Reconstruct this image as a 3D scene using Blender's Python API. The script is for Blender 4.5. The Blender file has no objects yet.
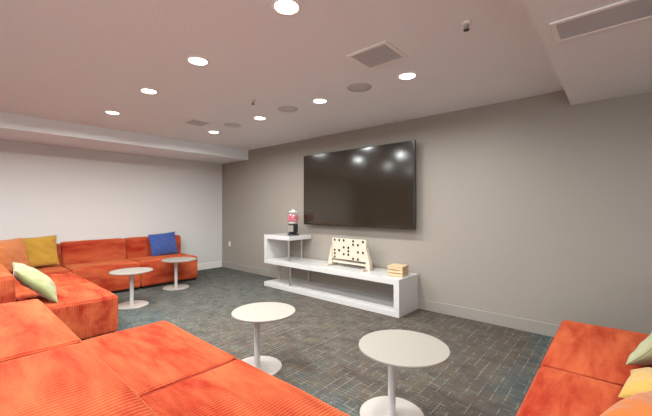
import bpy, bmesh, math, random
import numpy as np
from mathutils import Vector, Matrix
random.seed(4)
C = bpy.context.scene.collection
PI = math.pi
H = 2.655            # ceiling height
D = 4.35             # grey wall
XW = -7.09           # white wall
XE, YS = 3.2, -2.95
WX0, WX1, WZ0, WZ1 = -1.2, 2.6, .75, 2.35   # unseen walls; opening of the added fill window

# ------------------------------------------------------------------ materials
def new_mat(name):
    m = bpy.data.materials.new(name); m.use_nodes = True
    nt = m.node_tree; b = nt.nodes['Principled BSDF']
    return m, nt, b
def N(nt, kind, **kw):
    n = nt.nodes.new(kind)
    for k, v in kw.items():
        if k in n.inputs.keys(): n.inputs[k].default_value = v
        else: setattr(n, k, v)
    return n
def lin(c):
    return tuple(((v/255)/12.92 if v/255 <= .04045 else ((v/255+.055)/1.055)**2.4) for v in c) + (1,)
def simple(name, col, rough=.5, metal=0, bump=0, bscale=60, var=0, **kw):
    m, nt, b = new_mat(name)
    b.inputs['Base Color'].default_value = lin(col)
    b.inputs['Roughness'].default_value = rough; b.inputs['Metallic'].default_value = metal
    for k, v in kw.items(): b.inputs[k].default_value = v
    tc = N(nt, 'ShaderNodeTexCoord')
    nz = N(nt, 'ShaderNodeTexNoise', Scale=bscale, Detail=3.0)
    nt.links.new(tc.outputs['Object'], nz.inputs['Vector'])
    if bump:
        bp = N(nt, 'ShaderNodeBump', Strength=bump, Distance=.004)
        nt.links.new(nz.outputs['Fac'], bp.inputs['Height']); nt.links.new(bp.outputs['Normal'], b.inputs['Normal'])
    if var:
        n2 = N(nt, 'ShaderNodeTexNoise', Scale=bscale*.15, Detail=2.0)
        nt.links.new(tc.outputs['Object'], n2.inputs['Vector'])
        hs = N(nt, 'ShaderNodeMix', data_type='RGBA')
        c = lin(col)
        hs.inputs[6].default_value = tuple(x*(1-var) for x in c[:3])+(1,)
        hs.inputs[7].default_value = tuple(min(1, x*(1+var)) for x in c[:3])+(1,)
        nt.links.new(n2.outputs['Fac'], hs.inputs[0]); nt.links.new(hs.outputs[2], b.inputs['Base Color'])
    return m
def emit(name, col, s):
    m, nt, b = new_mat(name)
    b.inputs['Base Color'].default_value = (.9, .9, .9, 1)
    b.inputs['Emission Color'].default_value = lin(col); b.inputs['Emission Strength'].default_value = s
    return m
def corduroy(name, dark, light):
    m, nt, b = new_mat(name); L = nt.links.new
    tc = N(nt, 'ShaderNodeTexCoord'); oi = N(nt, 'ShaderNodeObjectInfo')
    ad = N(nt, 'ShaderNodeVectorMath', operation='ADD')
    sc = N(nt, 'ShaderNodeMath', operation='MULTIPLY'); sc.inputs[1].default_value = 37.0
    L(oi.outputs['Random'], sc.inputs[0]); L(tc.outputs['Object'], ad.inputs[0]); L(sc.outputs[0], ad.inputs[1])
    mp = N(nt, 'ShaderNodeMapping'); mp.inputs['Scale'].default_value = (1.0, 4.2, 3.0); mp.inputs['Rotation'].default_value = (0, 0, .35)
    L(ad.outputs[0], mp.inputs['Vector'])
    nz = N(nt, 'ShaderNodeTexNoise', Scale=1.7, Detail=5.0, Roughness=.62, Distortion=.35)
    L(mp.outputs[0], nz.inputs['Vector'])
    cr = N(nt, 'ShaderNodeValToRGB'); e = cr.color_ramp.elements
    e[0].position = .33; e[0].color = lin(dark); e[1].position = .66; e[1].color = lin(light)
    L(nz.outputs['Fac'], cr.inputs[0]); L(cr.outputs[0], b.inputs['Base Color'])
    b.inputs['Roughness'].default_value = .9
    b.inputs['Sheen Weight'].default_value = .5; b.inputs['Sheen Roughness'].default_value = .45
    b.inputs['Sheen Tint'].default_value = lin((255, 176, 112))
    b.inputs['Specular IOR Level'].default_value = .15
    fn = N(nt, 'ShaderNodeTexNoise', Scale=420.0, Detail=1.0); L(tc.outputs['Object'], fn.inputs['Vector'])
    bp = N(nt, 'ShaderNodeBump', Strength=.25, Distance=.001); L(fn.outputs['Fac'], bp.inputs['Height']); L(bp.outputs['Normal'], b.inputs['Normal'])
    return m
def fabric(name, col, var=.14):
    m = simple(name, col, .85, bump=.35, bscale=260, **{'Sheen Weight': .3, 'Specular IOR Level': .2})
    nt = m.node_tree; b = nt.nodes['Principled BSDF']
    tc = N(nt, 'ShaderNodeTexCoord'); nz = N(nt, 'ShaderNodeTexNoise', Scale=7.0, Detail=3.0)
    nt.links.new(tc.outputs['Object'], nz.inputs['Vector'])
    mx = N(nt, 'ShaderNodeMix', data_type='RGBA'); c = lin(col)
    mx.inputs[6].default_value = tuple(x*(1-var) for x in c[:3])+(1,)
    mx.inputs[7].default_value = tuple(min(1, x*(1+var)) for x in c[:3])+(1,)
    nt.links.new(nz.outputs['Fac'], mx.inputs[0]); nt.links.new(mx.outputs[2], b.inputs['Base Color'])
    return m
def carpet():
    m, nt, b = new_mat('patterned_carpet'); L = nt.links.new
    b.inputs['Roughness'].default_value = .95; b.inputs['Specular IOR Level'].default_value = .1
    tc = N(nt, 'ShaderNodeTexCoord')
    def noise(s, d=2.0, loc=(0, 0, 0), scale=(1, 1, 1), **kw):
        mp = N(nt, 'ShaderNodeMapping'); mp.inputs['Location'].default_value = loc; mp.inputs['Scale'].default_value = scale
        L(tc.outputs['Object'], mp.inputs['Vector'])
        n = N(nt, 'ShaderNodeTexNoise', Scale=s, Detail=d, **kw); L(mp.outputs[0], n.inputs['Vector']); return n.outputs['Fac']
    def ramp(fac, stops, interp='LINEAR'):
        r = N(nt, 'ShaderNodeValToRGB'); r.color_ramp.interpolation = interp; e = r.color_ramp.elements
        e[0].position, e[0].color = stops[0]; e[1].position, e[1].color = stops[-1]
        for p, c in stops[1:-1]:
            x = e.new(p); x.color = c
        L(fac, r.inputs[0]); return r.outputs[0]
    def mix(f, a, c, mode='MIX'):
        x = N(nt, 'ShaderNodeMix', data_type='RGBA', blend_type=mode)
        for s, v in ((0, f), (6, a), (7, c)):
            if isinstance(v, (int, float)): x.inputs[s].default_value = v
            elif isinstance(v, tuple): x.inputs[s].default_value = v
            else: L(v, x.inputs[s])
        return x.outputs[2]
    def math_(op, a, c=0.0):
        x = N(nt, 'ShaderNodeMath', operation=op)
        for s, v in ((0, a), (1, c)):
            if isinstance(v, (int, float)): x.inputs[s].default_value = v
            else: L(v, x.inputs[s])
        return x.outputs[0]
    # broad woven colour drift: teal towards the seating, brown grey towards the media wall
    sp = N(nt, 'ShaderNodeSeparateXYZ'); L(tc.outputs['Object'], sp.inputs[0])
    w = math_('MULTIPLY', math_('SUBTRACT', noise(.9, 3.0), .5), 1.5)
    yy = math_('ADD', sp.outputs['Y'], w)
    g1 = N(nt, 'ShaderNodeMapRange', interpolation_type='SMOOTHSTEP'); L(yy, g1.inputs[0])
    g1.inputs[1].default_value = 2.15; g1.inputs[2].default_value = 1.45
    xx = math_('ADD', sp.outputs['X'], math_('MULTIPLY', w, .5))
    g2 = N(nt, 'ShaderNodeMapRange', interpolation_type='SMOOTHSTEP'); L(xx, g2.inputs[0])
    g2.inputs[1].default_value = -.85; g2.inputs[2].default_value = -.45
    g3 = N(nt, 'ShaderNodeMapRange', interpolation_type='SMOOTHSTEP'); L(xx, g3.inputs[0])
    g3.inputs[1].default_value = -3.0; g3.inputs[2].default_value = -4.6; g3.inputs[4].default_value = .5
    teal = math_('MAXIMUM', math_('MAXIMUM', g1.outputs[0], g2.outputs[0]), g3.outputs[0])
    blotch = noise(5.5, 3.0, (4, 2, 0))
    brown = ramp(blotch, [(.3, lin((80, 71, 65))), (.5, lin((89, 81, 74))), (.7, lin((97, 90, 79)))])
    tealc = ramp(blotch, [(.3, lin((68, 84, 87))), (.5, lin((80, 91, 90))), (.7, lin((92, 98, 92)))])
    base = mix(math_('MULTIPLY', teal, .85), brown, tealc)
    # woven light dashes: cell lattices in both directions, broken up per segment
    def dashes(rot, bw, rh, mort, loc):
        mp = N(nt, 'ShaderNodeMapping'); mp.inputs['Rotation'].default_value = (0, 0, rot); mp.inputs['Location'].default_value = loc
        L(tc.outputs['Object'], mp.inputs['Vector'])
        br = N(nt, 'ShaderNodeTexBrick', offset=.37, squash=1.0)
        L(mp.outputs[0], br.inputs['Vector'])
        br.inputs['Scale'].default_value = 1; br.inputs['Mortar Size'].default_value = mort; br.inputs['Mortar Smooth'].default_value = .3
        br.inputs['Brick Width'].default_value = bw; br.inputs['Row Height'].default_value = rh
        return br.outputs['Fac']
    d1 = dashes(PI/2, .23, .085, .003, (.03, .02, 0))
    d2 = dashes(0, .13, .033, .0022, (.1, .05, 0))
    brk1 = ramp(noise(11.0, 1.0, (1, 5, 0), (1.4, .7, 1)), [(.47, (0, 0, 0, 1)), (.53, (1, 1, 1, 1))])
    brk2 = ramp(noise(7.0, 1.0, (7, 3, 0), (.7, 1.6, 1)), [(.40, (0, 0, 0, 1)), (.58, (1, 1, 1, 1))])
    linecol = ramp(noise(8.0, 1.0, (9, 1, 0)), [(.30, lin((84, 140, 142))), (.42, lin((158, 148, 134))), (.55, lin((160, 152, 142))), (.62, lin((156, 138, 88))), (.72, lin((160, 92, 72)))])
    fine = noise(1.0, 1.0, (3, 3, 0), (14, 95, 1))
    base = mix(.55, base, ramp(fine, [(.3, (.6, .6, .6, 1)), (.7, (1, 1, 1, 1))]), 'MULTIPLY')
    c1 = mix(math_('MULTIPLY', math_('MULTIPLY', d2, brk2), .45), base, linecol)
    c2 = mix(math_('MULTIPLY', math_('MULTIPLY', d1, math_('ADD', math_('MULTIPLY', brk1, .85), .06)), .62), c1, linecol)
    L(c2, b.inputs['Base Color'])
    bp = N(nt, 'ShaderNodeBump', Strength=.5, Distance=.003); L(noise(500.0), bp.inputs['Height']); L(bp.outputs['Normal'], b.inputs['Normal'])
    return m

M = dict(
    ceiling=simple('ceiling_paint', (232, 233, 234), .9, bump=.6, bscale=48),
    grey=simple('grey_wall_paint', (152, 143, 133), .5, bump=.04, bscale=150, **{'Specular IOR Level': .35}),
    greyb=simple('grey_baseboard_paint', (150, 144, 135), .4, bump=.02),
    white=simple('white_wall_paint', (207, 203, 199), .7, bump=.05, bscale=150),
    whiteb=simple('white_baseboard_paint', (226, 221, 214), .4, bump=.02),
    back=simple('tan_wall_paint', (120, 98, 78), .7, bump=.05, bscale=120),
    door=simple('dark_door_wood', (62, 44, 36), .45, bump=.1, var=.2),
    carpet=carpet(),
    cord=corduroy('orange_corduroy', (148, 34, 19), (188, 91, 56)),
    pipe=simple('orange_piping', (176, 62, 40), .85, bump=.2, bscale=300),
    black=simple('black_plinth', (28, 22, 22), .7),
    gloss=simple('white_lacquer', (206, 202, 199), .22, var=.01, **{'Coat Weight': .3}),
    table=simple('cream_laminate', (149, 141, 131), .5, bump=.02, **{'Specular IOR Level': .3}),
    tmetal=simple('cream_metal', (180, 171, 163), .35, bump=.02),
    chrome=simple('chrome', (196, 194, 188), .42, 1),
    screen=simple('tv_screen', (44, 36, 28), .13, **{'Specular IOR Level': .75}),
    bezel=simple('tv_bezel', (26, 22, 20), .3),
    wood=simple('light_wood', (206, 176, 138), .55, bump=.1, bscale=40, var=.06),
    board=simple('cream_board', (206, 192, 172), .5, bump=.05, var=.03),
    disc=simple('dark_disc', (40, 30, 28), .5),
    ringwhite=simple('white_trim', (238, 232, 228), .4),
    grille=simple('grey_grille', (206, 200, 202), .6, bump=.9, bscale=700),
    slat=simple('vent_slat', (196, 192, 194), .5),
    ventdark=simple('vent_dark', (130, 124, 128), .8),
    plastic=simple('white_plastic', (232, 228, 222), .35),
    slot=simple('dark_slot', (60, 56, 54), .6),
    gumblack=simple('black_painted_metal', (34, 30, 32), .3),
    red=simple('pink_gum', (226, 120, 140), .35, var=.35, bscale=120),
    lens=emit('downlight_lens', (255, 250, 244), 14.0),
)
M['mustard'] = fabric('mustard_cloth', (168, 126, 44)); M['orangep'] = fabric('orange_cloth', (186, 108, 58))
M['lime'] = fabric('lime_cloth', (150, 152, 104)); M['blue'] = fabric('blue_cloth', (60, 80, 140))
M['pale'] = fabric('pale_green_cloth', (160, 160, 124)); M['yellow'] = fabric('yellow_cloth', (190, 152, 78))
M['amber'] = fabric('amber_cloth', (180, 98, 36))
gm, gnt, gb = new_mat('clear_glass'); gb.inputs['Transmission Weight'].default_value = 1; gb.inputs['Roughness'].default_value = .02; gb.inputs['IOR'].default_value = 1.2
M['glass'] = gm
pm, pnt, pb = new_mat('window_glass')
tr = N(pnt, 'ShaderNodeBsdfTransparent'); gl = N(pnt, 'ShaderNodeBsdfGlossy', Roughness=.02); mxs = N(pnt, 'ShaderNodeMixShader')
mxs.inputs[0].default_value = .06; pnt.links.new(tr.outputs[0], mxs.inputs[1]); pnt.links.new(gl.outputs[0], mxs.inputs[2])
pnt.links.new(mxs.outputs[0], pnt.nodes['Material Output'].inputs[0]); M['pane'] = pm

# ------------------------------------------------------------------ helpers
def link(name, me, mat, parent=None, smooth=False):
    o = bpy.data.objects.new(name, me); C.objects.link(o)
    if mat is not None and not me.materials: me.materials.append(mat)
    if smooth:
        me.polygons.foreach_set('use_smooth', [True]*len(me.polygons))
    if parent: o.parent = parent
    return o
def obj(name, bm, mat, parent=None, smooth=False):
    me = bpy.data.meshes.new(name); bm.to_mesh(me); bm.free()
    return link(name, me, mat, parent, smooth)
def thing(name, label, cat, loc=(0, 0, 0), rz=0, group=None):
    o = bpy.data.objects.new(name, None); C.objects.link(o); o.empty_display_size = .1
    o.location = loc; o.rotation_euler = (0, 0, rz); return tag(o, label, cat, group)
def tag(o, label, cat, group=None):
    o['label'] = label; o['category'] = cat
    if group: o['group'] = group
    return o
def struct(name, bm, mat, parent=None):
    o = obj(name, bm, mat, parent)
    if not parent: o['kind'] = 'structure'
    return o
def box(x0, x1, y0, y1, z0, z1, bev=0, bm=None, seg=2):
    t = bmesh.new()
    bmesh.ops.create_cube(t, size=1)
    for v in t.verts:
        v.co = Vector(((x0+x1)/2+v.co.x*(x1-x0), (y0+y1)/2+v.co.y*(y1-y0), (z0+z1)/2+v.co.z*(z1-z0)))
    if bev: bmesh.ops.bevel(t, geom=t.edges[:], offset=bev, segments=seg, affect='EDGES', profile=.5)
    if bm is None: return t
    return merge(bm, t)
def merge(bm, t):
    me = bpy.data.meshes.new('tmp'); t.to_mesh(me); t.free(); bm.from_mesh(me); bpy.data.meshes.remove(me); return bm
def lathe(prof, seg=48, bm=None, cx=0, cy=0, mat=None):
    t = bmesh.new(); rings = []
    for r, z in prof:
        if r < 1e-6: rings.append([t.verts.new((0, 0, z))])
        else: rings.append([t.verts.new((r*math.cos(2*PI*i/seg), r*math.sin(2*PI*i/seg), z)) for i in range(seg)])
    for a, b in zip(rings, rings[1:]):
        for i in range(seg):
            j = (i+1) % seg
            if len(a) == 1 and len(b) == 1: continue
            if len(a) == 1: t.faces.new((a[0], b[j], b[i]))
            elif len(b) == 1: t.faces.new((a[i], a[j], b[0]))
            else: t.faces.new((a[i], a[j], b[j], b[i]))
    if mat is not None: t.transform(mat)
    bmesh.ops.translate(t, vec=(cx, cy, 0), verts=t.verts[:])
    bmesh.ops.recalc_face_normals(t, faces=t.faces[:])
    if bm is None: return t
    return merge(bm, t)
def tube(pts, r, seg=8, closed=False):
    t = bmesh.new(); n = len(pts); rings = []
    P = [Vector(p) for p in pts]
    for i in range(n):
        if closed: d = (P[(i+1) % n]-P[i-1]).normalized()
        else: d = (P[min(i+1, n-1)]-P[max(i-1, 0)]).normalized()
        u = d.cross(Vector((0, 0, 1)))
        if u.length < .2: u = d.cross(Vector((1, 0, 0)))
        u.normalize(); w = d.cross(u)
        rings.append([t.verts.new(P[i]+u*r*math.cos(2*PI*k/seg)+w*r*math.sin(2*PI*k/seg)) for k in range(seg)])
    for i in range(n if closed else n-1):
        a, b = rings[i], rings[(i+1) % n]
        for k in range(seg):
            t.faces.new((a[k], a[(k+1) % seg], b[(k+1) % seg], b[k]))
    if not closed:
        t.faces.new(rings[0]); t.faces.new(rings[-1][::-1])
    bmesh.ops.recalc_face_normals(t, faces=t.faces[:])
    return t
def prism(poly, y0, y1, bev=0):
    """outline in x,z extruded along y"""
    t = bmesh.new()
    a = [t.verts.new((x, y0, z)) for x, z in poly]; b = [t.verts.new((x, y1, z)) for x, z in poly]
    t.faces.new(a); t.faces.new(b[::-1]); n = len(poly)
    for i in range(n): t.faces.new((a[i], b[i], b[(i+1) % n], a[(i+1) % n]))
    bmesh.ops.recalc_face_normals(t, faces=t.faces[:])
    if bev: bmesh.ops.bevel(t, geom=t.edges[:], offset=bev, segments=2, affect='EDGES', profile=.5)
    return t

# ------------------------------------------------------------------ the room
struct('floor', box(XW-.1, XE+.1, YS-.1, D+.1, -.1, 0), M['carpet'])
struct('ceiling', box(XW-.1, XE+.1, YS-.1, D+.1, H, H+.1), M['ceiling'])
struct('wall_north', box(XW-.1, XE+.1, D, D+.1, 0, H), M['grey'])
struct('wall_west', box(XW-.1, XW, YS-.1, D, 0, H), M['white'])
struct('wall_east', box(XE, XE+.1, YS-.1, D, 0, H), M['white'])
wsb = box(XW, WX0, YS-.1, YS, 0, H); box(WX1, XE, YS-.1, YS, 0, H, 0, wsb)
box(WX0, WX1, YS-.1, YS, 0, WZ0, 0, wsb); box(WX0, WX1, YS-.1, YS, WZ1, H, 0, wsb)
struct('wall_south', wsb, M['back'])
# unseen window added behind the camera to bring in neutral fill light
f = box(WX0, WX1, YS-.09, YS-.02, WZ0, WZ0+.05, .004); box(WX0, WX1, YS-.09, YS-.02, WZ1-.05, WZ1, .004, f)
for k in range(4):
    xc = WX0+.025+k*(WX1-WX0-.05)/3; box(xc-.025, xc+.025, YS-.09, YS-.02, WZ0+.05, WZ1-.05, .004, f)
wn = struct('added_fill_window_1', f, M['whiteb'])
obj('pane', box(WX0+.05, WX1-.05, YS-.056, YS-.052, WZ0+.05, WZ1-.05), M['pane'], wn)
obj('added_window_sill', box(WX0-.04, WX1+.04, YS-.02, YS+.05, WZ0-.03, WZ0-.001, .004), M['whiteb'], wn)
pl = bpy.data.lights.new('added_window_portal', 'AREA'); pl.shape = 'RECTANGLE'; pl.size = WX1-WX0; pl.size_y = WZ1-WZ0; pl.cycles.is_portal = True
po = bpy.data.objects.new('added_window_portal', pl); C.objects.link(po); po.location = ((WX0+WX1)/2, YS-.01, (WZ0+WZ1)/2); po.rotation_euler = (PI/2, 0, 0)
struct('trim_1', box(XW, -6.05, YS, D, 2.45, H), M['ceiling'])
struct('trim_2', box(-.365, XE, YS, D, 2.485, H), M['ceiling'])
def base(name, x0, x1, y0, y1, mat):
    b = box(x0, x1, y0, y1, 0, .14, .004)
    struct(name, b, mat)
base('baseboard_north', XW, XE, D-.016, D, M['greyb'])
base('baseboard_west', XW, XW+.016, -.975, D-.017, M['whiteb'])
base('baseboard_south', XW+.001, XE, YS, YS+.016, M['whiteb'])
# dark double door behind the camera on the white wall (its reflection shows in the screen)
d = struct('door_1', box(XW+.0005, XW+.03, -2.62, -1.06, 0.001, 2.28, .004), M['door'])
f = box(XW+.0005, XW+.045, -2.70, -2.62, .001, 2.36); box(XW+.0005, XW+.045, -1.06, -.98, .001, 2.36, 0, f); box(XW+.0005, XW+.045, -2.62, -1.06, 2.28, 2.36, 0, f)
obj('door_frame', f, M['door'], d)
for yy in (-1.90, -1.78): obj('door_handle', tube([(XW+.06, yy, .95), (XW+.06, yy, 1.2)], .011), M['chrome'], d)

# ------------------------------------------------------------------ downlights
FIT = {(0, 0): (-5.01, 2.92), (0, 1): (-3.75, 2.89), (0, 2): (-2.62, 2.89), (0, 3): (-1.50, 2.89), (1, 0): (-4.99, 1.45), (1, 1): (-3.78, 1.44), (1, 2): (-2.69, 1.42), (1, 3): (-1.55, 1.40)}
LX = [-5.0, -3.77, -2.65, -1.52]; LY = [2.9, 1.43, -.04, -1.5]
colword = ['next to the left soffit', 'second from the left soffit', 'third from the left soffit', 'fourth from the left soffit']
rowword = ['row nearest the grey wall', 'front row over the seats']
ring = lens = None
POWER = 27
SPOTS = [(x, y, H, i, j) for j, y in enumerate(LY) for i, x in enumerate(LX)]+[(.9, 1.25, 2.485, 0, 4), (.9, -.3, 2.485, 1, 4)]  # last two are unseen soffit lamps added to brighten the right side
for x, y, zc, i, j in SPOTS:
    x, y = FIT.get((j, i), (x, y))
    if 1:
        if j < 2: lab = 'round recessed downlight glowing, %s in the %s' % (colword[i], rowword[j])
        else: lab = 'round recessed downlight overhead, %s, row %s' % (colword[i], ['three', 'four'][(j-2) % 2])
        if j == 4: lab = 'added unseen fill downlight in the right soffit, %s' % ['nearer the grey wall', 'nearer the south wall'][i]
        t = thing('recessed_downlight', lab, 'ceiling light', (x, y, zc), group='recessed downlights')
        if ring is None:
            r = obj('trim_ring', lathe([(.072, -.0005), (.072, -.004), (.078, -.008), (.088, -.007), (.093, -.0005)]), M['ringwhite'], t, True)
            l = obj('lens', lathe([(0, -.0045), (.071, -.0035), (.0715, -.0008)]), M['lens'], t, True)
            ring, lens = r.data, l.data
        else:
            link('trim_ring', ring, None, t); link('lens', lens, None, t)
        ld = bpy.data.lights.new('downlight_lamp', 'AREA'); ld.shape = 'DISK'; ld.size = .14; ld.energy = POWER*(.8 if j == 4 else 1)
        ld.color = (.95, 1, 1); ld.spread = math.radians(170)
        lo = bpy.data.objects.new('lamp', ld); C.objects.link(lo); lo.parent = t; lo.location = (0, 0, -.011)

# ------------------------------------------------------------------ ceiling fittings
def speaker(x, y, lab):
    t = thing('ceiling_speaker', lab, 'speaker', (x, y, H), group='ceiling speakers')
    obj('rim', lathe([(.118, -.0005), (.118, -.006), (.124, -.007), (.13, -.0005)], 40), M['slat'], t, True)
    obj('grille', lathe([(0, -.006), (.06, -.0055), (.117, -.004), (.1175, -.0008)], 40), M['grille'], t, True)
speaker(-2.02, 2.84, 'round grey ceiling speaker nearest the large square vent')
speaker(-3.14, 2.86, 'round grey ceiling speaker, middle one of the three')
speaker(-4.38, 2.86, 'round grey ceiling speaker nearest the small vent, farthest away')
def vent(x0, x1, y0, y1, z, lab, n, alongx=True, fw=.03):
    cx, cy = (x0+x1)/2, (y0+y1)/2; a, b = (x1-x0)/2, (y1-y0)/2
    t = thing('ceiling_vent', lab, 'air vent', (cx, cy, z))
    f = box(-a, a, -b, -b+fw, -.012, -.0005, .003); box(-a, a, b-fw, b, -.012, -.0005, .003, f)
    box(-a, -a+fw, -b+fw, b-fw, -.012, -.0005, .003, f); box(a-fw, a, -b+fw, b-fw, -.012, -.0005, .003, f)
    obj('frame', f, M['ringwhite'], t)
    obj('backing', box(-a+fw, a-fw, -b+fw, b-fw, -.0025, -.0006), M['ventdark'], t)
    s = bmesh.new(); L_ = (2*b if alongx else 2*a)-2*fw
    for k in range(n):
        p = -L_/2+(k+.5)*L_/n; w = L_/n*.36
        if alongx: box(-a+fw, a-fw, p-w, p+w, -.009, -.005, 0, s)
        else: box(p-w, p+w, -b+fw, b-fw, -.009, -.005, 0, s)
    o = obj('slats', s, M['slat'], t)
vent(-1.68, -1.30, 2.17, 2.52, H, 'large square grey louvred vent in ceiling above the screen', 12)
vent(-4.80, -4.46, 2.27, 2.60, H, 'small far square vent in ceiling beside the left speakers', 10)
vent(-.30, .34, 2.33, 2.63, 2.485, 'wide rectangular slatted vent under the right soffit', 16)
def sprinkler(x, y, lab):
    t = thing('sprinkler_head', lab, 'sprinkler', (x, y, H))
    obj('escutcheon', lathe([(0, -.0005), (.035, -.001), (.033, -.008), (.012, -.012), (0, -.012)], 24), M['ringwhite'], t, True)
    b = lathe([(.008, -.012), (.008, -.03), (0, -.03)], 12)
    for s in (-1, 1): box(s*.012-.002, s*.012+.002, -.003, .003, -.045, -.012, 0, b)
    obj('body', b, M['chrome'], t)
    obj('deflector', lathe([(0, -.045), (.02, -.045), (.02, -.048), (0, -.048)], 16), M['slot'], t)
sprinkler(-.77, 2.33, 'small chrome sprinkler head in ceiling near the right soffit')
sprinkler(-3.19, 2.36, 'small distant sprinkler head in ceiling near middle speaker')

# ------------------------------------------------------------------ television
tx0, tx1, tz0, tz1, ty = -4.205, -2.075, 1.107, 2.326, 4.21
t = thing('television', 'large wide flat television mounted on the grey wall', 'television', ((tx0+tx1)/2, D, (tz0+tz1)/2))
a, b = (tx1-tx0)/2, (tz1-tz0)/2; yf = ty-D
obj('screen', box(-a+.012, a-.012, yf-.001, yf+.01, -b+.016, b-.012, .001), M['screen'], t)
f = box(-a, a, yf-.003, yf+.035, b-.011, b, .002); box(-a, a, yf-.003, yf+.035, -b, -b+.015, .002, f)
box(-a, -a+.011, yf-.003, yf+.035, -b+.015, b-.011, .002, f); box(a-.011, a, yf-.003, yf+.035, -b+.015, b-.011, .002, f)
obj('bezel', f, M['bezel'], t)
obj('back_casing', box(-a+.02, a-.02, yf+.0105, yf+.065, -b+.02, b-.02, .008), M['bezel'], t)
obj('wall_bracket', box(-.35, .35, yf+.065, -.001, -.22, .22, .004), M['bezel'], t)

# ------------------------------------------------------------------ console
x0, x1, y0, y1 = -4.79, -2.078, 3.785, 4.33
t = thing('media_console', 'long low white glossy console with raised end shelf under the screen', 'tv stand', (x0, y0, 0))
w, dp = x1-x0, y1-y0
obj('bottom_shelf', box(0, w, 0, dp, 0.002, .078, .003), M['gloss'], t)
obj('middle_shelf', box(0, w, 0, dp, .413, .489, .003), M['gloss'], t)
obj('end_panel', box(w-.08, w-.0005, .0005, dp-.0005, .0775, .4135, .003), M['gloss'], t)
obj('side_panel', box(.0005, .075, .0005, dp-.0005, .4885, .8505, .003), M['gloss'], t)
obj('top_shelf', box(0, .66, 0, dp, .85, .922, .003), M['gloss'], t)
def post(x, y, z0, z1): obj('chrome_post', lathe([(0, z0), (.018, z0), (.018, z1), (0, z1)], 20, None, x, y), M['chrome'], t, False)
post(.60, .05, .488, .851); post(.47, dp-.06, .488, .851)
post(.07, .30, .077, .414); post(.64, .05, .077, .414); post(.63, dp-.04, .077, .414)

# outlets and plates
def plate(name, lab, cat, loc, rz, w=.07, h=.115):
    t = thing(name, lab, cat, loc, rz)
    obj('cover_plate', box(-w/2, w/2, -.006, -.0003, -h/2, h/2, .002), M['plastic'], t)
    s = bmesh.new()
    for zz in (-.022, .022):
        if h > .1: box(-.012, .012, -.008, -.0055, zz-.014, zz+.014, .001, s)
    if h <= .1: box(-.014, .014, -.018, -.0055, -.014, .014, .003, s)
    obj('socket' if h > .1 else 'sensor', s, M['slot'] if h <= .1 else M['ringwhite'], t)
plate('wall_outlet', 'small white electrical outlet low on grey wall near corner', 'outlet', (-6.77, D, .57), 0)
plate('wall_sensor', 'tiny grey wall sensor above the mustard pillow', 'sensor', (XW, 1.11, 1.04), -PI/2, .05, .05)
plate('wall_sensor', 'tiny grey wall sensor midway along the white wall', 'sensor', (XW, 2.19, 1.37), -PI/2, .04, .04)

# ------------------------------------------------------------------ gumball machine
t = thing('gumball_machine', 'gumball machine with glass globe and black base on raised shelf', 'gumball machine', (-4.28, 4.02, .9225), .3); t.scale = (1.1, 1.1, 1.1)
obj('foot', lathe([(0, 0), (.095, 0), (.095, .012), (.08, .022), (.07, .03), (0, .03)]), M['gumblack'], t, True)
obj('base', lathe([(0, .03), (.068, .03), (.078, .06), (.078, .16), (.07, .185), (0, .185)]), M['gumblack'], t, True)
f = obj('coin_plate', box(-.045, .045, -.088, -.06, .06, .16, .005), M['chrome'], t)
obj('knob', lathe([(0, 0), (.018, 0), (.018, .02), (0, .02)], 16, None, 0, 0, Matrix.Translation((0, -.088, .12)) @ Matrix.Rotation(PI/2, 4, 'X')), M['chrome'], f)
obj('chute', box(-.022, .022, -.1, -.087, .065, .092, .003), M['chrome'], f)
obj('collar', lathe([(0, .185), (.085, .186), (.09, .196), (.08, .206), (0, .206)]), M['chrome'], t, True)
obj('globe', lathe([(.07, .206), (.094, .235), (.104, .275), (.1, .32), (.085, .352), (.066, .368)]+[(.063, .366), (.081, .35), (.096, .319), (.1, .275), (.09, .236), (.067, .208)], 40), M['pane'], t, True)
g = bmesh.new()
rnd = random.Random(2)
for k in range(230):
    ang = rnd.random()*2*PI; z = .222+rnd.random()*.1
    rm = .072 if z < .235 else .084
    rr = rm*math.sqrt(rnd.random())
    bmesh.ops.create_icosphere(g, subdivisions=1, radius=.0105, matrix=Matrix.Translation((rr*math.cos(ang), rr*math.sin(ang), z)))
go = obj('gumballs', g, M['red'], t, True); go['kind'] = 'stuff'; go['label'] = 'pink and red gumballs'
obj('lid', lathe([(0, .41), (.012, .408), (.016, .396), (.03, .39), (.064, .378), (.07, .366), (0, .366)]), M['plastic'], t, True)

# ------------------------------------------------------------------ four-in-a-row board
t = thing('game_board', 'cream wooden upright game board with dark discs on the white console', 'board game', (-3.08, 4.06, .4895), -.03)
bw, z0, z1 = .33, .12, .44
obj('panel', box(-bw, bw, -.018, .018, z0, z1, .003), M['board'], t)
dots = {0: (0, 3, 4, 5), 1: (0, 3), 2: (0, 2, 4), 3: (2, 3, 4), 4: (0, 1, 5), 5: (1, 3, 5), 6: (0, 3)}
dm = None
for c in range(7):
    for r in range(6):
        x = -bw+.055+c*(2*bw-.11)/6; z = z1-.03-r*(z1-z0-.055)/5
        if r in dots[c]:
            if dm is None:
                o = obj('disc', lathe([(0, -.0205), (.018, -.0205), (.020, -.019), (.020, .019), (.018, .0205), (0, .0205)], 20, None, 0, 0, Matrix.Rotation(PI/2, 4, 'X')), M['disc'], t)
                dm = o.data
            else: o = link('disc', dm, None, t)
            o.location = (x, 0, z); o['label'] = 'dark disc'
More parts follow.
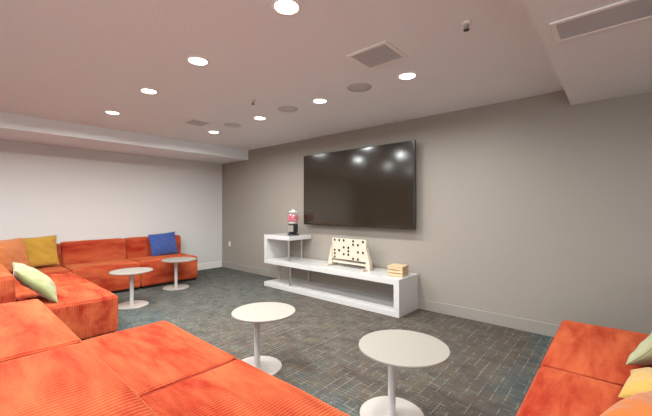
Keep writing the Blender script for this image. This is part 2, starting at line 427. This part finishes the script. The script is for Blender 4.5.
for s in (-1, 1):
    poly = [(s*.333, .33), (s*.333, .02), (s*.345, 0), (s*.40, 0), (s*.405, .06), (s*.395, .13), (s*.365, .22)]
    obj('side_leg', prism(poly, -.03, .03, .002), M['board'], t)
    poly = [(s*.27, .12), (s*.27, .0), (s*.30, 0), (s*.30, .12)]
    obj('foot', box(min(s*.335, s*.36), max(s*.335, s*.36), -.13, -.031, 0.0, .035, .004), M['board'], t)
    f = box(min(s*.335, s*.36), max(s*.335, s*.36), .031, .13, 0.0, .035, .004); obj('foot', f, M['board'], t)
obj('bottom_rail', box(-.334, .334, -.012, .012, .055, .085, .002), M['board'], t)

# ------------------------------------------------------------------ small crate
t = thing('wooden_crate', 'small pale wooden slatted crate on right end of the white console', 'crate', (-2.235, 4.045, .4895), .12)
a, b, hh = .105, .115, .125
obj('crate_bottom', box(-a+.008, a-.008, -b+.008, b-.008, 0, .008), M['wood'], t)
for sx in (-1, 1):
    for sy in (-1, 1):
        obj('corner_post', box(sx*(a-.02)-.012, sx*(a-.02)+.012, sy*(b-.02)-.012, sy*(b-.02)+.012, .008, hh, .001), M['wood'], t)
for k in range(3):
    za, zb = .006+k*.042, .006+k*.042+.033
    for s in (-1, 1):
        obj('slat', box(-a, a, s*(b-.004)-.004, s*(b-.004)+.004, za, zb, .001), M['wood'], t)
        obj('slat', box(s*(a-.004)-.004, s*(a-.004)+.004, -b+.0085, b-.0085, za, zb, .001), M['wood'], t)
obj('lid', box(-a-.002, a+.002, -b-.002, b+.002, hh, hh+.01, .002), M['wood'], t)

# ------------------------------------------------------------------ pedestal tables
def table(tc, pc, lab, r=.275, rb=.215):
    t = thing('pedestal_table', lab, 'side table', (pc[0], pc[1], 0), group='round pedestal tables')
    dx, dy = tc[0]-pc[0], tc[1]-pc[1]
    obj('tabletop', lathe([(0, .482), (r-.012, .482), (r-.002, .487), (r, .493), (r-.002, .499), (r-.006, .5), (0, .5)], 72, None, dx, dy), M['table'], t, False)
    obj('pedestal', lathe([(0, .01), (.026, .01), (.026, .482), (0, .482)], 24), M['gloss'], t)
    obj('mounting_plate', lathe([(0, .474), (.07, .474), (.07, .482), (0, .482)], 24), M['tmetal'], t)
    obj('foot', lathe([(0, 0.001), (rb, 0.001), (rb, .008), (rb-.006, .013), (0, .015)], 64), M['tmetal'], t)
table((-2.33, 1.84), (-2.375, 1.80), 'cream round pedestal table behind the near orange sofa, second from front')
table((-1.055, 1.975), (-1.145, 1.985), 'cream round pedestal table nearest the camera, in the foreground centre', .29)
table((-5.26, 1.77), (-5.26, 1.77), 'cream round pedestal table beside the corner of the left seating')
table((-5.79, 2.71), (-5.84, 2.675), 'cream round pedestal table farthest back, before the blue pillow', .285)

# ------------------------------------------------------------------ corduroy modules
PITCH = .0195
def ribbed_box(hx, hy, hz, r, crown=.0, bulge=.0, amp=.009, seed=0, toprib='x', wob=.005):
    """upholstered block: five ribbed panels sewn together, centre at origin"""
    rng = np.random.RandomState(seed)
    ph = rng.rand(6)*6.28
    verts = []; faces = []; off = 0
    half = np.array([hx, hy, hz])
    def axis_dense(h): return np.linspace(-h, h, int(2*h/PITCH*7)+1)
    def axis_coarse(h):
        n = max(9, int(h*2/.05)); a = np.sin(np.linspace(-PI/2, PI/2, n*2+1)); return a*h
    specs = []
    # (fixed axis, sign, rib axis, run axis)
    ra, ru = (0, 1) if toprib == 'x' else (1, 0)
    specs.append((2, 1, ra, ru)); specs.append((1, 1, 0, 2)); specs.append((1, -1, 0, 2)); specs.append((0, 1, 1, 2)); specs.append((0, -1, 1, 2))
    for fa, sg, ria, rua in specs:
        A = axis_dense(half[ria]); B = axis_coarse(half[rua])
        GA, GB = np.meshgrid(A, B, indexing='ij')
        P = np.zeros(GA.shape+(3,)); P[..., fa] = sg*half[fa]; P[..., ria] = GA; P[..., rua] = GB
        inner = half-r
        Q = np.clip(P, -inner, inner); V = P-Q; n = V/np.maximum(np.linalg.norm(V, axis=-1, keepdims=True), 1e-9)
        S = Q+n*r
        da = half[ria]-np.abs(GA); db = half[rua]-np.abs(GB); e = np.minimum(da, db)
        rib = np.abs(np.sin(PI*GA/PITCH+ .3))**.9
        fade = np.clip(e/.012, 0, 1)
        disp = amp*(1 if fa == 2 else .6)*rib*fade - .009*np.exp(-(e/.009)**2)
        X, Y, Z = (P[..., k]/half[k] for k in range(3))
        if fa != 2: disp = disp+bulge*(1-(GA/half[ria])**2)*(1-(GB/half[rua])**2)
        S = S+n*disp[..., None]
        cr = crown*(1-X**4)*(1-Y**4)*np.clip((Z+1)/2, 0, 1)**2
        wv = wob*(np.sin(X*2.9+ph[0]+Y*1.3)*np.cos(Y*3.7+ph[1])+.5*np.sin(X*7+ph[2]+Y*4+ph[3]))*np.clip(Z, 0, 1)*(1-X**6*.6)*(1-Y**6*.6)
        S[..., 2] += cr+wv
        na, nb = GA.shape; idx = np.arange(na*nb).reshape(na, nb)+off
        f = np.stack([idx[:-1, :-1], idx[1:, :-1], idx[1:, 1:], idx[:-1, 1:]], -1).reshape(-1, 4)
        # orientation
        c = np.cross(np.eye(3)[ria], np.eye(3)[rua])[fa]*sg
        if c < 0: f = f[:, ::-1]
        verts.append(S.reshape(-1, 3)); faces.append(f); off += na*nb
    # underside
    b = np.array([[-hx+r, -hy+r, -hz], [hx-r, -hy+r, -hz], [hx-r, hy-r, -hz], [-hx+r, hy-r, -hz]]); verts.append(b); faces.append(np.array([[off+3, off+2, off+1, off]]))
    V = np.concatenate(verts); F = np.concatenate(faces)
    me = bpy.data.meshes.new('upholstery')
    me.vertices.add(len(V)); me.vertices.foreach_set('co', V.astype(np.float32).ravel())
    me.loops.add(F.size); me.loops.foreach_set('vertex_index', F.astype(np.int32).ravel())
    me.polygons.add(len(F)); me.polygons.foreach_set('loop_start', np.arange(0, F.size, 4, dtype=np.int32))
    me.polygons.foreach_set('use_smooth', np.ones(len(F), bool))
    me.update(calc_edges=True)
    return me, ph
def piping(hx, hy, hz, r, crown, ph, wob, rad=.003, sides=False):
    pts = []; k = r*(1-1/math.sqrt(2)); n = 26
    cx, cy = hx-k, hy-k
    loop = []
    cr_ = .02
    def seg(a, b):
        for i in range(n): loop.append((a[0]+(b[0]-a[0])*i/n, a[1]+(b[1]-a[1])*i/n))
    seg((-cx+cr_, -cy), (cx-cr_, -cy)); seg((cx, -cy+cr_), (cx, cy-cr_)); seg((cx-cr_, cy), (-cx+cr_, cy)); seg((-cx, cy-cr_), (-cx, -cy+cr_))
    for x, y in loop: pts.append((x, y, hz-k-.0005))
    return tube(pts, rad, 6, True)
SEATTOP, BACKTOP = .435, .79
def module(lab, cx, cy, rz, w, d, backs=('rear',), bt=.33, seat=SEATTOP, back=BACKTOP, seed=1, group=None, name='sofa_module', bowed=.012):
    """local +Y is the open front; origin on the floor at the middle"""
    t = thing(name, lab, 'sofa', (cx, cy, 0), rz, group)
    g = .0075
    y0 = -d/2+(bt if 'rear' in backs else 0); x0 = -w/2+(bt if 'left' in backs else 0); x1 = w/2-(bt if 'right' in backs else 0)
    sw, sd = x1-x0-2*g, d/2-y0-g
    hz = (seat-.035)/2
    me, ph = ribbed_box(sw/2, sd/2, hz, .022, bowed, .002, seed=seed)
    s = link('seat', me, M['cord'], t); s.location = ((x0+x1)/2, (y0+d/2)/2, .035+hz)
    p = obj('piping', piping(sw/2, sd/2, hz, .022, 0, ph, 0), M['pipe'], s, True)
    def slab(bx0, bx1, by0, by1, rib, sd_):
        hx, hy, hb = (bx1-bx0)/2-g, (by1-by0)/2-g, (back-.035)/2
        me, ph = ribbed_box(hx, hy, hb, .028, .008, .002, seed=sd_, toprib=rib, wob=.003)
        o = link('backrest', me, M['cord'], t); o.location = ((bx0+bx1)/2, (by0+by1)/2, .035+hb)
        obj('piping', piping(hx, hy, hb, .028, 0, ph, 0), M['pipe'], o, True)
    if 'rear' in backs: slab(-w/2, w/2, -d/2, -d/2+bt, 'x', seed+11)
    yb = -d/2+(bt if 'rear' in backs else 0)
    if 'left' in backs: slab(-w/2, -w/2+bt, yb, d/2, 'y', seed+12)
    if 'right' in backs: slab(w/2-bt, w/2, yb, d/2, 'y', seed+13)
    obj('plinth', box(-w/2+.03, w/2-.03, -d/2+.03, d/2-.03, .0, .04), M['black'], t)
    return t
RZ_W = -PI/2          # front faces +x
# along the white wall: x from XW to -6.15
wx0, wx1 = XW+.02, -6.15
G1 = 'sofa modules along the white wall'; G2 = 'sofa modules of the left return'; G3 = 'sofa modules in the foreground'; G4 = 'sofa modules on the right'
module('orange corduroy sofa module holding the blue pillow, end of the white wall row', (wx0+wx1)/2, 2.735, RZ_W, 1.03, wx1-wx0, bt=.22, back=.82, seat=.455, seed=3, group=G1)
module('orange corduroy sofa module against white wall, between blue pillow module and corner', (wx0+wx1)/2, 1.738, RZ_W, .96, wx1-wx0, bt=.22, back=.82, seat=.455, seed=4, group=G1)
# corner: backs on west and south sides
module('orange corduroy corner sofa module with the mustard and orange pillows', (wx0+wx1)/2, .675, RZ_W, 1.165, wx1-wx0, backs=('rear', 'right'), bt=.22, back=.80, seat=.455, seed=5, group=G1, name='corner_sofa_module')
module('orange corduroy sofa module next to the mustard pillow corner in the left return', -5.645, .675, 0, 1.005, 1.17, bt=.34, seed=6, group=G2, back=.775)
module('orange corduroy end module with the lime pillow, its flat side facing camera', -4.637, .675, 0, 1.008, 1.17, bt=.34, seed=7, group=G2, back=.775)
# foreground row
module('orange corduroy foreground module left of the nearest one, its corner facing the sofa opening', -2.38, .665, 0, 1.095, 1.17, bt=.35, seed=8, group=G3)
module('orange corduroy foreground module closest to the camera, bottom left', -1.285, .665, 0, 1.09, 1.17, bt=.35, seed=9, group=G3)
# right side, fronts face -x
module('orange corduroy module at far end of right sofa, by grey wall baseboard', .2, 2.965, PI/2, 1.11, 1.12, bt=.3, seed=10, group=G4)
module('orange corduroy module on the right under the amber pillow', .2, 1.85, PI/2, 1.11, 1.12, bt=.3, seed=14, group=G4)

# ------------------------------------------------------------------ pillows
def pillow(name, lab, mat, c, normal, up, w=.48, h=.48, th=.075, seed=1, pinch=.045, wr=.006):
    rng = random.Random(seed); n = 56
    ph = [rng.random()*6.28 for _ in range(8)]
    bm = bmesh.new(); grids = []; edge = []
    for side in (1, -1):
        g = []
        for i in range(n+1):
            row = []
            for j in range(n+1):
                u = math.sin((i/n-.5)*PI); v = math.sin((j/n-.5)*PI)
                x = w/2*u*(1-pinch*(1-v*v)); y = h/2*v*(1-pinch*(1-u*u))
                k = max(0, (1-u*u)*(1-v*v))
                z = th*(k**.42)
                cr = (abs(u*v))**1.5
                wrk = wr*(math.sin(9*u+5*v+ph[0])*math.sin(4*v+ph[1])+.7*math.sin(13*(u-v)+ph[2])*cr*2+.6*math.sin(15*v+3*u+ph[3])*abs(u))
                z += wrk*min(1, k*3)*side
                b = .018*math.sin(2.2*u+ph[4])*(1-.3*v*v)+.012*math.sin(3*v+ph[5])
                row.append((x, y, side*z+b))
            g.append(row)
        grids.append(g)
    def vv(g, cache):
        return [[(bm.verts.new(p) if cache is None or 0 < i < n and 0 < j < n else cache[i][j]) for j, p in enumerate(row)] for i, row in enumerate(g)]
    A = vv(grids[0], None); B = vv(grids[1], A)
    for i in range(n):
        for j in range(n):
            bm.faces.new((A[i][j], A[i+1][j], A[i+1][j+1], A[i][j+1])); bm.faces.new((B[i][j], B[i][j+1], B[i+1][j+1], B[i+1][j]))
    rim = [A[i][0].co.copy() for i in range(n)]+[A[n][j].co.copy() for j in range(n)]+[A[i][n].co.copy() for i in range(n, 0, -1)]+[A[0][j].co.copy() for j in range(n, 0, -1)]
    o = obj(name, bm, M[mat], None, True)
    tag(o, lab, 'pillow')
    rim = [p for k, p in enumerate(rim) if k == 0 or (p-rim[k-1]).length > .0015]
    obj('piping', tube(rim, .0035, 6, True), M[mat], o, True)
    z = Vector(normal).normalized(); y = Vector(up); y = (y-y.dot(z)*z).normalized(); x = y.cross(z)
    m = Matrix((x, y, z)).transposed().to_4x4(); m.translation = Vector(c)
    o.matrix_world = m
    return o
pillow('throw_pillow', 'blue square pillow leaning on back of the white wall sofa', 'blue', (-6.76, 2.85, .685), (1, .02, .17), (0, -.07, 1), .53, .44, .06, 1)
pillow('throw_pillow', 'mustard yellow pillow in far left sofa corner', 'mustard', (-6.68, .93, .725), (1, .12, .2), (0, -.03, 1), .50, .47, .075, 2)
pillow('throw_pillow', 'orange pillow at the left frame edge beside the mustard pillow', 'orangep', (-6.45, .60, .73), (.7, .55, .28), (.0, .0, 1), .50, .48, .075, 3)
pillow('throw_pillow', 'lime green pillow slumped on end of left return seating', 'lime', (-4.47, .61, .65), (.03, .78, .66), (0, -.6, 1), .48, .48, .075, 4)
pillow('throw_pillow', 'pale green pillow standing on far right sofa module', 'pale', (.235, 2.83, .665), (-.80, .21, .56), (.56, 0, .8), .50, .50, .075, 5)
pillow('throw_pillow', 'light yellow pillow lying between the pale green and amber pillows on the right sofa', 'yellow', (.27, 2.27, .53), (-.16, .0, 1), (1, -.12, 0), .42, .48, .095, 6)
pillow('throw_pillow', 'amber orange pillow at bottom right corner on right sofa', 'amber', (.24, 1.855, .53), (-.08, -.05, 1), (.42, .9, 0), .50, .52, .08, 7)

# ------------------------------------------------------------------ camera, world, colour
cam = bpy.data.cameras.new('camera'); co = bpy.data.objects.new('camera', cam); C.objects.link(co)
cam.sensor_width = 36; cam.lens = 36*333/652; cam.clip_start = .02
co.location = (0, 0, 1.4); co.rotation_euler = (PI/2, 0, math.atan(291/333))
bpy.context.scene.camera = co
wd = bpy.data.worlds.new('world'); bpy.context.scene.world = wd; wd.use_nodes = True
wd.node_tree.nodes['Background'].inputs[0].default_value = (.86, .95, 1, 1); wd.node_tree.nodes['Background'].inputs[1].default_value = 8.0  # bright sky, feeds the room through the added window
vs = bpy.context.scene.view_settings
vs.view_transform = 'Standard'; vs.look = 'None'; vs.gamma = 1; vs.use_curve_mapping = False
vs.exposure = 0.0
